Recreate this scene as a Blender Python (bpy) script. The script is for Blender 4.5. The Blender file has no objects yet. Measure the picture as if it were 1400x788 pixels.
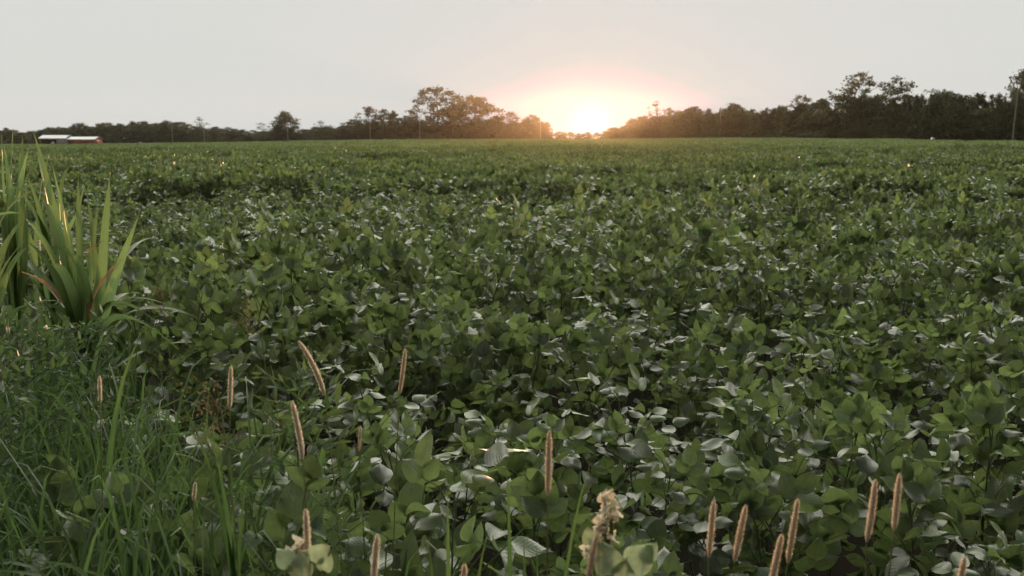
import bpy, math, random
import numpy as np
from mathutils import Vector, Matrix, noise as mnoise

R = math.radians
rng = np.random.default_rng(7)
random.seed(7)
scene = bpy.context.scene
COL = scene.collection

# ------------------------------------------------------------------ camera model
F = 1361.0                       # focal length in photograph pixels (35 mm lens, 1400 px wide)
EYE = np.array([0.0, 0.0, 1.55])
HORIZON = 186.0
PITCH = math.atan((394 - HORIZON) / F)

def at(px, py, Y):
    """world point at depth Y seen at the photograph's pixel"""
    x = (px - 700) / F
    yd = (py - 394) / F
    c, s = math.cos(PITCH), math.sin(PITCH)
    d = np.array([x, c - yd * s, -s - yd * c])
    return EYE + d * (Y / d[1])

def interp(x, pts):
    return float(np.interp(x, [p[0] for p in pts], [p[1] for p in pts]))

EDGE_D = [(-500, 520), (0, 470), (100, 432), (350, 455), (600, 450), (800, 440), (900, 380), (980, 320), (1100, 255), (1250, 215), (1400, 196), (1900, 150)]
EDGE_T = [(-500, -4.2), (0, -3.7), (100, -3.4), (200, -2.9), (350, -2.2), (500, -1.3), (600, -1.0), (800, -0.85), (980, -0.05), (1150, -0.1), (1300, -0.35), (1400, -0.45), (1900, -0.5)]

def azpx(x, y):
    return 700 + F * x / max(y, 1e-3) if y > 0 else (5000 if x > 0 else -5000)

def terrain(x, y):
    if y <= 1.0:
        return 0.0
    p = azpx(x, y)
    s = min(1.0, y / interp(p, EDGE_D))
    return interp(p, EDGE_T) * s ** 1.35

# ------------------------------------------------------------------ mesh helpers
class Geo:
    """collects quads, links them as ONE mesh"""
    def __init__(self):
        self.v, self.f, self.uv, self.m, self.n = [], [], [], [], 0
    def add(self, V, Fq, UV=None, mat=0):
        V = np.asarray(V, float).reshape(-1, 3); Fq = np.asarray(Fq, int).reshape(-1, 4)
        if UV is None:
            UV = np.zeros((len(V), 2))
        self.v.append(V); self.f.append(Fq + self.n); self.uv.append(np.asarray(UV, float))
        self.m.append(np.full(len(Fq), mat)); self.n += len(V)
    def stamp(self, tpl, mats, locs, mat=0):
        TV, TF, TU = tpl
        mats = np.asarray(mats); locs = np.asarray(locs)
        N = len(locs)
        if N == 0:
            return
        V = np.einsum('nij,vj->nvi', mats, TV) + locs[:, None, :]
        Fq = (TF[None] + (np.arange(N) * len(TV))[:, None, None]).reshape(-1, 4)
        self.add(V.reshape(-1, 3), Fq, np.tile(TU, (N, 1)), mat)
    def box(self, x0, x1, y0, y1, z0, z1, mat=0):
        V = [(x0,y0,z0),(x1,y0,z0),(x1,y1,z0),(x0,y1,z0),(x0,y0,z1),(x1,y0,z1),(x1,y1,z1),(x0,y1,z1)]
        self.add(V, [(0,3,2,1),(4,5,6,7),(0,1,5,4),(1,2,6,5),(2,3,7,6),(3,0,4,7)], None, mat)
    def tube(self, P, rad, seg=6, mat=0, cap=True):
        P = np.asarray(P, float); n = len(P)
        rad = np.full(n, rad) if np.isscalar(rad) else np.asarray(rad, float)
        T = np.gradient(P, axis=0); T /= np.linalg.norm(T, axis=1)[:, None] + 1e-9
        ref = np.array([1.0, 0.13, 0.07])
        V, UV = [], []
        for i in range(n):
            a = np.cross(T[i], ref); a /= np.linalg.norm(a) + 1e-9
            b = np.cross(T[i], a)
            for k in range(seg):
                th = 2 * math.pi * k / seg
                V.append(P[i] + rad[i] * (math.cos(th) * a + math.sin(th) * b)); UV.append((k / seg, i / (n - 1)))
        Fq = [(i*seg+k, i*seg+(k+1) % seg, (i+1)*seg+(k+1) % seg, (i+1)*seg+k) for i in range(n-1) for k in range(seg)]
        if cap and seg == 6:
            for o in (0, (n-1)*seg):
                Fq += [(o, o+1, o+2, o+3), (o, o+3, o+4, o+5)]
        if cap and seg == 4:
            for o in (0, (n-1)*seg):
                Fq += [(o, o+1, o+2, o+3)]
        self.add(V, Fq, UV, mat)
    def mesh(self, name, mats, smooth=True):
        me = bpy.data.meshes.new(name)
        V = np.concatenate(self.v); Fq = np.concatenate(self.f); UV = np.concatenate(self.uv); MI = np.concatenate(self.m)
        me.vertices.add(len(V)); me.vertices.foreach_set('co', V.astype(np.float32).ravel())
        me.loops.add(Fq.size); me.loops.foreach_set('vertex_index', Fq.astype(np.int32).ravel())
        me.polygons.add(len(Fq)); me.polygons.foreach_set('loop_start', np.arange(0, Fq.size, 4, dtype=np.int32))
        me.polygons.foreach_set('material_index', MI.astype(np.int32))
        me.polygons.foreach_set('use_smooth', np.full(len(Fq), smooth))
        l = me.uv_layers.new(name='UVMap'); l.data.foreach_set('uv', UV[Fq.ravel()].astype(np.float32).ravel())
        for m in (mats if isinstance(mats, (list, tuple)) else [mats]):
            me.materials.append(m)
        me.update(calc_edges=True)
        return me

def link(name, me, parent=None, loc=None):
    o = bpy.data.objects.new(name, me); COL.objects.link(o)
    if parent: o.parent = parent
    if loc is not None: o.location = loc
    return o

def tag(o, label=None, cat=None, group=None, kind=None):
    if label: o['label'] = label
    if cat: o['category'] = cat
    if group: o['group'] = group
    if kind: o['kind'] = kind
    return o

def root(name, loc, label, cat, group=None, rz=0.0, scl=None):
    o = bpy.data.objects.new(name, None); COL.objects.link(o)
    o.empty_display_size = 0.2
    o.location = loc; o.rotation_euler = (0, 0, rz)
    if scl is not None: o.scale = scl
    return tag(o, label, cat, group)

def frame(t, n):
    """columns: across, along, normal"""
    t = t / (np.linalg.norm(t) + 1e-9)
    a = np.cross(t, n); a /= np.linalg.norm(a) + 1e-9
    nn = np.cross(a, t)
    return np.stack([a, t, nn], axis=1)

def rand_unit(g):
    v = g.normal(size=3); return v / np.linalg.norm(v)

# ------------------------------------------------------------------ materials
def new_mat(name):
    m = bpy.data.materials.new(name); m.use_nodes = True
    nt = m.node_tree; nt.nodes.clear()
    return m, nt, nt.nodes.new, nt.links.new

def leaf_mat(name, top, back, transl_col, transl=0.35, rough=0.45, spec=0.5, veins=None, var=0.35, stripe=False, instvar=0.0, posvar=None, edge=0.0, sheen=0.0):
    m, nt, N, L = new_mat(name)
    out = N('ShaderNodeOutputMaterial')
    geo = N('ShaderNodeNewGeometry')
    mixb = N('ShaderNodeMix'); mixb.data_type = 'RGBA'
    mixb.inputs['A'].default_value = (*top, 1); mixb.inputs['B'].default_value = (*back, 1)
    L(geo.outputs['Backfacing'], mixb.inputs['Factor'])
    col = mixb.outputs['Result']
    uv = N('ShaderNodeUVMap'); sep = N('ShaderNodeSeparateXYZ'); L(uv.outputs['UV'], sep.inputs[0])
    def M(op, a, b=None, c=None):
        n = N('ShaderNodeMath'); n.operation = op
        for i, v in enumerate((a, b, c)):
            if v is None: continue
            if isinstance(v, (int, float)): n.inputs[i].default_value = v
            else: L(v, n.inputs[i])
        return n.outputs[0]
    bump_h = None
    if veins:
        ax = M('ABSOLUTE', M('SUBTRACT', sep.outputs['X'], 0.5))
        mid = M('LESS_THAN', ax, 0.022)
        ph = M('FRACT', M('MULTIPLY', M('SUBTRACT', sep.outputs['Y'], M('MULTIPLY', ax, 0.75)), 8.0))
        sv = M('LESS_THAN', ph, 0.13)
        v = M('MAXIMUM', mid, M('MULTIPLY', sv, 0.13))
        painted_rim = M('MULTIPLY', M('GREATER_THAN', ax, 0.462), edge)  # pale margin painted on the leaf in place of rim light
        v = M('MAXIMUM', v, painted_rim)
        mx = N('ShaderNodeMix'); mx.data_type = 'RGBA'
        L(M('MULTIPLY', v, 0.75), mx.inputs['Factor']); L(col, mx.inputs['A']); mx.inputs['B'].default_value = (*veins, 1)
        col = mx.outputs['Result']
        bump_h = M('SINE', M('MULTIPLY', ph, math.pi))
    if stripe:
        ax = M('ABSOLUTE', M('SUBTRACT', sep.outputs['X'], 0.5))
        mid = M('LESS_THAN', ax, 0.05)
        st = M('MULTIPLY', M('SINE', M('MULTIPLY', sep.outputs['X'], 110.0)), 0.12)
        mx = N('ShaderNodeMix'); mx.data_type = 'RGBA'
        L(M('MAXIMUM', M('MULTIPLY', mid, 0.7), M('ADD', st, 0.1)), mx.inputs['Factor']); L(col, mx.inputs['A'])
        mx.inputs['B'].default_value = (*[min(1, c * 1.9 + 0.03) for c in top], 1)
        col = mx.outputs['Result']
    # per leaf, per plant and slow drift across the field
    val = M('ADD', M('MULTIPLY', M('SUBTRACT', geo.outputs['Random Per Island'], 0.5), 2 * var), 1.0)
    if instvar:
        oi = N('ShaderNodeObjectInfo')
        val = M('MULTIPLY', val, M('ADD', M('MULTIPLY', M('SUBTRACT', oi.outputs['Random'], 0.5), 2 * instvar), 1.0))
    mo = N('ShaderNodeTexNoise'); mo.inputs['Scale'].default_value = 70.0; mo.inputs['Detail'].default_value = 3
    if veins:
        val = M('MULTIPLY', val, M('ADD', M('MULTIPLY', M('SUBTRACT', mo.outputs['Fac'], 0.5), .7), 1.0))
        L(geo.outputs['Position'], mo.inputs['Vector'])
    if posvar:
        nz = N('ShaderNodeTexNoise'); nz.inputs['Scale'].default_value = posvar[0]; nz.inputs['Detail'].default_value = 2
        L(geo.outputs['Position'], nz.inputs['Vector'])
        val = M('MULTIPLY', val, M('ADD', M('MULTIPLY', M('SUBTRACT', nz.outputs['Fac'], 0.5), 2 * posvar[1]), 1.0))
    if veins:
        sp = N('ShaderNodeTexNoise'); sp.inputs['Scale'].default_value = 55.0; sp.inputs['Detail'].default_value = 1.5
        L(geo.outputs['Position'], sp.inputs['Vector'])
        ms = N('ShaderNodeMix'); ms.data_type = 'RGBA'
        L(M('MULTIPLY', M('GREATER_THAN', sp.outputs['Fac'], 0.70), .8), ms.inputs['Factor']); L(col, ms.inputs['A']); ms.inputs['B'].default_value = (.09, .07, .03, 1)
        col = ms.outputs['Result']
    hsv = N('ShaderNodeHueSaturation'); L(col, hsv.inputs['Color']); L(val, hsv.inputs['Value'])
    L(M('ADD', M('MULTIPLY', M('FRACT', M('MULTIPLY', geo.outputs['Random Per Island'], 7.31)), 0.036), 0.476), hsv.inputs['Hue'])
    p = N('ShaderNodeBsdfPrincipled')
    L(hsv.outputs['Color'], p.inputs['Base Color'])
    p.inputs['Roughness'].default_value = rough
    p.inputs['Specular IOR Level'].default_value = spec
    if sheen:
        p.inputs['Sheen Weight'].default_value = sheen; p.inputs['Sheen Roughness'].default_value = 0.35; p.inputs['Sheen Tint'].default_value = (.93, 1, .88, 1)
    if bump_h is not None:
        b = N('ShaderNodeBump'); b.inputs['Strength'].default_value = 0.14; b.inputs['Distance'].default_value = 0.004
        L(bump_h, b.inputs['Height']); L(b.outputs['Normal'], p.inputs['Normal'])
    t = N('ShaderNodeBsdfTranslucent')
    h2 = N('ShaderNodeHueSaturation'); h2.inputs['Color'].default_value = (*transl_col, 1); L(val, h2.inputs['Value'])
    L(h2.outputs['Color'], t.inputs['Color'])
    mix = N('ShaderNodeMixShader'); mix.inputs[0].default_value = transl
    L(p.outputs[0], mix.inputs[1]); L(t.outputs[0], mix.inputs[2]); L(mix.outputs[0], out.inputs['Surface'])
    return m

def plain_mat(name, col, rough=0.8, var=0.3, scale=8.0, col2=None, spec=0.3, metallic=0.0, bump=0.0):
    m, nt, N, L = new_mat(name)
    out = N('ShaderNodeOutputMaterial'); p = N('ShaderNodeBsdfPrincipled')
    tc = N('ShaderNodeTexCoord'); nz = N('ShaderNodeTexNoise'); nz.inputs['Scale'].default_value = scale; nz.inputs['Detail'].default_value = 6
    L(tc.outputs['Object'], nz.inputs['Vector'])
    r = N('ShaderNodeValToRGB')
    r.color_ramp.elements[0].position = 0.3; r.color_ramp.elements[1].position = 0.7
    c2 = col2 or tuple(c * (1 + var) for c in col)
    c1 = col if col2 else tuple(c * (1 - var) for c in col)
    r.color_ramp.elements[0].color = (*c1, 1); r.color_ramp.elements[1].color = (*c2, 1)
    L(nz.outputs['Fac'], r.inputs[0]); L(r.outputs[0], p.inputs['Base Color'])
    p.inputs['Roughness'].default_value = rough; p.inputs['Specular IOR Level'].default_value = spec; p.inputs['Metallic'].default_value = metallic
    if bump:
        b = N('ShaderNodeBump'); b.inputs['Strength'].default_value = bump; L(nz.outputs['Fac'], b.inputs['Height']); L(b.outputs[0], p.inputs['Normal'])
    L(p.outputs[0], out.inputs['Surface'])
    return m

def sheet_metal_mat(name, col, pitch=0.3):
    """ribbed painted sheet metal: ribs as bump along x"""
    m, nt, N, L = new_mat(name)
    out = N('ShaderNodeOutputMaterial'); p = N('ShaderNodeBsdfPrincipled')
    tc = N('ShaderNodeTexCoord'); w = N('ShaderNodeTexWave'); w.inputs['Scale'].default_value = 1 / pitch; w.bands_direction = 'X'
    nz = N('ShaderNodeTexNoise'); nz.inputs['Scale'].default_value = 1.2; nz.inputs['Detail'].default_value = 5
    L(tc.outputs['Object'], w.inputs['Vector']); L(tc.outputs['Object'], nz.inputs['Vector'])
    b = N('ShaderNodeBump'); b.inputs['Strength'].default_value = 0.4; L(w.outputs['Fac'], b.inputs['Height'])
    r = N('ShaderNodeValToRGB'); r.color_ramp.elements[0].color = (*[c * 0.75 for c in col], 1); r.color_ramp.elements[1].color = (*col, 1)
    r.color_ramp.elements[0].position = 0.25; r.color_ramp.elements[1].position = 0.6
    L(nz.outputs['Fac'], r.inputs[0]); L(r.outputs[0], p.inputs['Base Color']); L(b.outputs[0], p.inputs['Normal'])
    p.inputs['Roughness'].default_value = 0.45
    L(p.outputs[0], out.inputs['Surface'])
    return m

M_SOY = leaf_mat('soybean_leaf', (0.062, 0.110, 0.034), (0.120, 0.170, 0.085), (0.19, 0.260, 0.080), 0.34, 0.33, 1.0, veins=(0.15, 0.20, 0.10), var=0.42, instvar=0.15, posvar=(0.25, 0.25), edge=0.9, sheen=0.25)
M_SOYFAR = leaf_mat('soybean_leaf_lightened', (0.086, 0.136, 0.052), (0.135, 0.185, 0.098), (0.22, 0.285, 0.10), 0.45, 0.34, 1.0, var=0.42, instvar=0.05, posvar=(0.06, 0.22), sheen=0.25)  # lighter copy of the bean leaf, its colour brightens the far crop
M_STEM = plain_mat('soybean_stem', (0.10, 0.13, 0.05), 0.7, 0.3, 20)
M_GRASS = leaf_mat('grass_blade', (0.050, 0.094, 0.028), (0.054, 0.098, 0.034), (0.12, 0.20, 0.055), 0.38, 0.42, 0.45, var=0.45, stripe=True)
M_CORN = leaf_mat('corn_leaf', (0.105, 0.160, 0.045), (0.115, 0.165, 0.060), (0.19, 0.28, 0.10), 0.44, 0.42, 0.5, var=0.30, stripe=True)
M_DRY = leaf_mat('dry_leaf', (0.40, 0.25, 0.14), (0.42, 0.28, 0.17), (0.42, 0.25, 0.13), 0.35, 0.7, 0.2, var=0.15, stripe=True)
M_STALK = plain_mat('corn_stalk', (0.10, 0.16, 0.045), 0.5, 0.25, 15)
M_STRAW = plain_mat('straw_stem', (0.16, 0.18, 0.06), 0.6, 0.3, 25)
M_SEED = leaf_mat('foxtail_bristle', (0.80, 0.66, 0.50), (0.80, 0.66, 0.50), (0.88, 0.68, 0.48), 0.5, 0.6, 0.25, var=0.3)
M_SEEDPALE = leaf_mat('foxtail_bristle_pale', (0.74, 0.66, 0.52), (0.74, 0.66, 0.52), (0.90, 0.78, 0.60), 0.6, 0.6, 0.25, var=0.3)
M_SEEDCORE = plain_mat('foxtail_seed', (0.68, 0.52, 0.37), 0.7, 0.25, 300)
M_WEED = leaf_mat('feathery_weed_leaf', (0.06, 0.105, 0.05), (0.08, 0.12, 0.06), (0.12, 0.2, 0.06), 0.35, 0.5, 0.4, var=0.3)
M_PALEWEED = leaf_mat('pale_weed_leaf', (0.42, 0.50, 0.32), (0.46, 0.53, 0.36), (0.40, 0.50, 0.28), 0.35, 0.6, 0.3, veins=(0.52, 0.58, 0.42), var=0.12)
M_WILT = leaf_mat('wilted_flower', (0.82, 0.75, 0.58), (0.82, 0.75, 0.58), (0.86, 0.78, 0.58), 0.35, 0.8, 0.2, var=0.35)
M_TREE = leaf_mat('tree_leaf', (0.038, 0.058, 0.022), (0.046, 0.064, 0.028), (0.09, 0.11, 0.03), 0.26, 0.55, 0.3, var=0.45, instvar=0.42, posvar=(0.16, 0.5))
M_BARK = plain_mat('tree_bark', (0.075, 0.058, 0.042), 0.9, 0.4, 3.0, bump=0.4)
M_POLE = plain_mat('weathered_pole_wood', (0.29, 0.26, 0.21), 0.85, 0.25, 2.0)
M_CERAMIC = plain_mat('glazed_grey_ceramic', (0.45, 0.44, 0.42), 0.25, 0.1, 10)
M_RED = sheet_metal_mat('red_painted_sheet', (0.50, 0.11, 0.075))
M_WHITESHEET = sheet_metal_mat('white_painted_sheet', (0.72, 0.72, 0.70))
M_ROOF = sheet_metal_mat('pale_roof_sheet', (0.66, 0.70, 0.74))
M_BAYWALL = plain_mat('barn_interior_boards', (0.10, 0.06, 0.045), 0.9, 0.3, 2.0)  # dark brown inside walls of the open bay
M_CARWHITE = plain_mat('white_car_paint', (0.75, 0.75, 0.74), 0.3, 0.04, 2.0, spec=0.5)
M_GLASS = plain_mat('dark_car_glass', (0.02, 0.022, 0.025), 0.08, 0.2, 2.0, spec=0.6)
M_RUBBER = plain_mat('black_rubber', (0.02, 0.02, 0.02), 0.85, 0.2, 20)
M_TARP = plain_mat('white_tarpaulin', (0.68, 0.67, 0.64), 0.6, 0.1, 3.0)
M_SOIL = plain_mat('dark_field_soil', (0.014, 0.012, 0.008), 0.95, 0.5, 1.3, col2=(0.034, 0.027, 0.018), spec=0.1, bump=0.5)
M_VERGE = plain_mat('dry_mown_grass', (0.13, 0.12, 0.055), 0.95, 0.4, 0.35, col2=(0.24, 0.20, 0.11), spec=0.1, bump=0.6)
M_DRYGRASS = leaf_mat('dry_verge_grass', (0.20, 0.17, 0.08), (0.2, 0.17, 0.08), (0.28, 0.22, 0.1), 0.4, 0.7, 0.2, var=0.4)

# ------------------------------------------------------------------ leaf shapes
def leaflet_tpl(L, W, rows, across, fold, curl, cup, wav=0.0, seed=0):
    """ovate soybean leaflet along +y, normal +z"""
    g = np.random.default_rng(abs(seed))
    prof_v = [0, .06, .18, .34, .5, .68, .84, .95, 1.0]
    prof_w = [.10, .55, .88, 1.0, .97, .80, .52, .22, .03]
    V, U = [], []
    for i in range(rows + 1):
        v = i / rows
        w = W * float(np.interp(v, prof_v, prof_w))
        for k in range(across + 1):
            s = 2 * k / across - 1
            x = s * w
            z = fold * abs(s) * w - cup * (s * s) * w * 0.6 - curl * L * v * v + wav * W * math.sin(6 * v + 2.2 * s + seed)
            V.append((x * (1 - 0.12 * abs(fold)), L * v * (1 - 0.08 * abs(s)), z)); U.append((k / across, v))
    Fq = [(i*(across+1)+k, i*(across+1)+k+1, (i+1)*(across+1)+k+1, (i+1)*(across+1)+k) for i in range(rows) for k in range(across)]
    return np.array(V), np.array(Fq), np.array(U)

NEAR_TPL = [leaflet_tpl(.075, .0265 * (1, .88, 1.06, .94)[i % 4], 8, 4, f, c, cu, .09, i) for i, (f, c, cu) in enumerate([(.22, .18, .0), (.40, .05, .1), (-.15, .30, .2), (.10, -.18, .15), (.65, .25, .0), (-.25, .05, .3), (.3, .4, .1), (.0, .12, .35)])]
MID_TPL = [leaflet_tpl(.075, .0275, 4, 2, f, c, 0, .04, i) for i, (f, c) in enumerate([(.2, .12), (.35, .05), (-.15, .2), (.1, -.12)])]
FAR_TPL = [leaflet_tpl(.105, .041, 2, 2, f, c, 0, 0, i) for i, (f, c) in enumerate([(.2, .1), (-.15, .15)])]

def trifoliate(g, P, out, size, tilt, res, up=0.0):
    """mats and locations of three leaflets at the end of a petiole"""
    if g.uniform() < .60:                      # held upright toward the low sun
        U = np.array([g.normal(0, .26), g.normal(.08, .30), 1.0]); U /= np.linalg.norm(U)
        n0 = np.array([g.normal(0, .50), 1.0 if g.uniform() < .62 else -1.0, g.normal(0, .22)])
        side = np.cross(U, n0); side /= np.linalg.norm(side); n0 = np.cross(side, U)
        for s in (0, 1, -1):
            ang = s * g.uniform(R(38), R(66)) + g.normal(0, .12)
            t = U * math.cos(ang) + side * math.sin(ang) + n0 * g.normal(0, .15)
            m = frame(t, n0 - side * s * .40 + g.normal(0, .24, 3)) * size * g.uniform(.82, 1.12)
            res.append((int(g.integers(0, 100)), m, P + (U * .022 * size if s == 0 else np.zeros(3))))
        return
    a = tilt * .5 - .05
    t0 = out * math.cos(a) + np.array([0, 0, 1.0]) * math.sin(a)
    side = np.cross(out, [0, 0, 1.0]); side /= np.linalg.norm(side) + 1e-9
    n0 = np.cross(side, t0)
    for s in (0, 1, -1):
        ang = s * g.uniform(R(55), R(85))
        t = t0 * math.cos(ang) + side * math.sin(ang)
        t = t + n0 * g.normal(0, .22) + np.array([0, 0, g.normal(0, .15) - (.15 if s else 0)])
        n = n0 + g.normal(0, .42, 3)
        m = frame(t, n) * size * g.uniform(.82, 1.12)
        p = P + (t0 * .028 * size if s == 0 else np.zeros(3))
        res.append((int(g.integers(0, 100)), m, p))

def soy_skeleton(g, H, spread, ntri, res, stems=None):
    lean = np.array([g.normal(0, .10), g.normal(0, .10), 0])
    def sp(t):
        return np.array([0, 0, H * .86 * t]) + lean * H * t * t
    if stems is not None:
        stems.tube([sp(t) for t in np.linspace(0, 1, 6)], np.linspace(.0045, .0018, 6), 5, cap=False)
    az = g.uniform(0, 6.28)
    for i in range(ntri):
        f = (i + .5) / ntri
        t = .16 + .84 * f ** .85
        az += math.pi * (1 + g.normal(0, .22)) + .35
        out = np.array([math.cos(az), math.sin(az), 0])
        el = g.uniform(R(25), R(70)) if f < .8 else g.uniform(R(45), R(85))
        pl = spread * g.uniform(.7, 1.15) * (1.0 if f < .75 else .55)
        P0 = sp(t); P1 = P0 + (out * math.cos(el) + np.array([0, 0, math.sin(el)])) * pl
        mid = (P0 + P1) / 2 + np.array([0, 0, .02])
        if stems is not None:
            stems.tube([P0, mid, P1], [.0017, .0014, .0011], 4, cap=False)
        tilt = g.normal(R(24), R(36))
        size = g.uniform(.78, 1.12) * (1.0 if f < .85 else .8)
        trifoliate(g, P1, out, size, tilt, res)

def stamp_leaves(geo, res, tpls):
    for k in range(len(tpls)):
        sel = [(m, p) for i, m, p in res if i % len(tpls) == k]
        if sel:
            geo.stamp(tpls[k], np.array([s[0] for s in sel]), np.array([s[1] for s in sel]))

# ------------------------------------------------------------------ ground
def build_ground():
    g = Geo()
    rad = [0.0, 1, 2, 4, 8, 15, 25, 40, 60] + list(range(80, 700, 12)) + [720, 760, 820, 880]
    na = 180
    V = []
    for r in rad:
        for k in range(na):
            a = 2 * math.pi * k / na
            x, y = r * math.sin(a), r * math.cos(a)
            V.append((x, y, terrain(x, y) - 0.01))
    Fq = [(i*na+k, (i+1)*na+k, (i+1)*na+(k+1) % na, i*na+(k+1) % na) for i in range(len(rad)-1) for k in range(na)]
    g.add(V, Fq)
    tag(link('ground', g.mesh('ground', M_SOIL)), kind='structure')
    # mown dry verge between the crop and the trees
    v = Geo(); V = []; nn = 0
    pxs = np.arange(-480, 1880, 20)
    for px in pxs:
        for k in range(6):
            d = interp(px, EDGE_D) + (-1 + 9 * k)
            x, y = (px - 700) / F * d, d
            V.append((x, y, terrain(x, y) + .12))
    Fq = [(i*6+k, (i+1)*6+k, (i+1)*6+k+1, i*6+k+1) for i in range(len(pxs)-1) for k in range(5)]
    v.add(V, Fq)
    tag(link('grass_verge', v.mesh('grass_verge', M_VERGE)), kind='structure')
build_ground()

# ------------------------------------------------------------------ soybean field
def nz(x, y, s=1.0, o=0.0):
    return mnoise.noise(Vector((x * s + o, y * s - o, o * 1.7)))

def canopy(x, y):
    """height factor of the crop: long low swells lying across the view"""
    h = 1.0 + .30 * nz(x * .42, y * 1.0, 1.0, 3.1) + .14 * nz(x * 1.1, y * 1.9, 1.0, 8.4) + .22 * nz(x * .09, y * .26, 1.0, 14.2)
    h += .23 * math.cos(6.283 * (y + .55 * nz(x * .22, y * .12, 1.0, 31.0)) / 1.45) * (.55 + .8 * nz(x * .25, y * .35, 1.0, 37.0))
    b = nz(x * .24, y * .62, 1.0, 21.0)
    if b > .18:
        h -= min(.42 if y > 4.5 else .16, (b - .18) * 1.9)
    return h

def grass_side(x, y):
    """signed distance to the edge of the weedy verge, positive on the verge (left)"""
    ax, ay, bx, by = -.12, 1.2, -1.62, 3.9
    return -((x - ax) * (by - ay) - (y - ay) * (bx - ax)) / math.hypot(bx - ax, by - ay)

N_PROTO = 10
protos = []
for i in range(N_PROTO):
    g = np.random.default_rng(100 + i)
    st = Geo(); lf = Geo(); res = []
    soy_skeleton(g, .74 + .06 * g.normal(), .17, 18, res, st)
    stamp_leaves(lf, res, NEAR_TPL)
    protos.append((st.mesh('soybean_stem', M_STEM), lf.mesh('soybean_foliage', M_SOY)))

cand = []
yy = .95
while yy < 15.5:
    xx = -yy * .80 - 1.2
    while xx < yy * .80 + 1.2:
        x = xx + rng.normal(0, .05); y = yy + rng.normal(0, .05)
        gs = grass_side(x, y)
        keep = 1.0
        if gs > 0.05: keep = .30 if gs < .7 else .14
        if gs > 0 and y < 1.9: keep *= .4
        if math.hypot(x + 1.75, y - 4.0) < .22: keep = 0
        if canopy(x, y) < .82: keep *= .55
        if x * x + y * y < 1.42 ** 2: keep = 0
        if rng.uniform() < keep:
            cand.append((x, y))
        xx += .165
    yy += .36
def inview(x, y):
    return abs(x) < y * .515 + .22
near = sorted([c for c in cand if inview(*c)], key=lambda c: c[0] ** 2 + c[1] ** 2)
indiv = near[:296]; iset = set(indiv)
rest = [c for c in cand if c not in iset]
GN_PTS = []
def plant_xform(x, y, g):
    s = g.uniform(.9, 1.1)
    hz = max(.48, min(1.22, canopy(x, y))) * s
    return (x, y, terrain(x, y)), g.normal(0, .42), (s * 1.02 * (1 if g.uniform() < .5 else -1), s * 1.02, hz), (g.normal(0, .05), g.normal(0, .05))
g = np.random.default_rng(5)
for x, y in indiv:
    loc, rz, sc, tl = plant_xform(x, y, g)
    k = int(g.integers(0, N_PROTO))
    r_ = root('soybean_plant', loc, 'broad leaved green soybean plant growing in the nearest stretch of the bean field', 'soybean plant', 'soybean plants in the nearest stretch of the field', rz, sc)
    r_.rotation_euler = (tl[0], tl[1], rz)
    link('stem', protos[k][0], r_); link('foliage', protos[k][1], r_)

# far patches ------------------------------------------------
def patch(seed, size, n, H, tpls, mat, scale=1.0, zlo=.45, squash=1.0):
    g = np.random.default_rng(seed); geo = Geo(); res = []
    for _ in range(n):
        x, y = g.uniform(-size/2, size/2, 2); y *= squash
        h = H * (1 + .16 * nz(x * .8, y * 1.3, 1.0, seed * 3.3)) * g.uniform(.88, 1.06)
        if g.uniform() < .38: h *= g.uniform(zlo, 1.0)
        az = g.uniform(0, 6.283)
        trifoliate(g, np.array([x, y, h]), np.array([math.cos(az), math.sin(az), 0]), scale * g.uniform(.8, 1.15), g.normal(R(24), R(36)), res)
    stamp_leaves(geo, res, tpls)
    return geo.mesh('soybean_leaves', mat)

src = bpy.data.collections.new('soybean_leaf_patches')
sources = []
for st_, lf_ in protos:
    m = Geo()
    sources.append(lf_)
N_MID, N_FAR = 6, 5
for i in range(N_MID): sources.append(patch(300 + i, 1.6, 250, .76, MID_TPL, M_SOY, squash=.45))
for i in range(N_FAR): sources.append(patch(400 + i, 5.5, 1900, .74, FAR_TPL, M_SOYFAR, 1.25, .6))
for i, me in enumerate(sources):
    o = bpy.data.objects.new('soybean_leaves.%03d' % (i + 1), me); src.objects.link(o)

pts = []   # (x,y,z), (rx,ry,rz), (sx,sy,sz), idx
for x, y in rest:
    loc, rz, sc, tl = plant_xform(x, y, g)
    pts.append((loc, (tl[0], tl[1], rz), sc, int(g.integers(0, N_PROTO))))
y = 14.6
while y < 66:
    x = -y * .80 - 1
    while x < y * .80 + 1:
        X, Y = x + g.normal(0, .2), y + g.normal(0, .08)
        s = g.uniform(.95, 1.1)
        pts.append(((X, Y, terrain(X, Y)), (0, 0, g.normal(0, .35)), (s * (1 if g.uniform() < .5 else -1), s, max(.45, min(1.22, canopy(X, Y))) * g.uniform(.95, 1.05)), N_PROTO + int(g.integers(0, N_MID))))
        x += 1.12
    y += .50
y = 64.0
while y < 470:
    x = -y * .72 - 4
    while x < y * .72 + 4:
        X, Y = x + g.normal(0, .6), y + g.normal(0, .6)
        if Y < interp(azpx(X, Y), EDGE_D) - 2:
            s = g.uniform(.95, 1.1)
            h = 1 + .42 * nz(X * .05, Y * .15, 1, 5.5) + .16 * nz(X * .3, Y * .5, 1, 2.5)
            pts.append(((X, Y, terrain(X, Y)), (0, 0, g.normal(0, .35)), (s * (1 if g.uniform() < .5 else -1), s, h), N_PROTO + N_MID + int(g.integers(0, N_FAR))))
        x += 4.1
    y += 4.1

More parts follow.
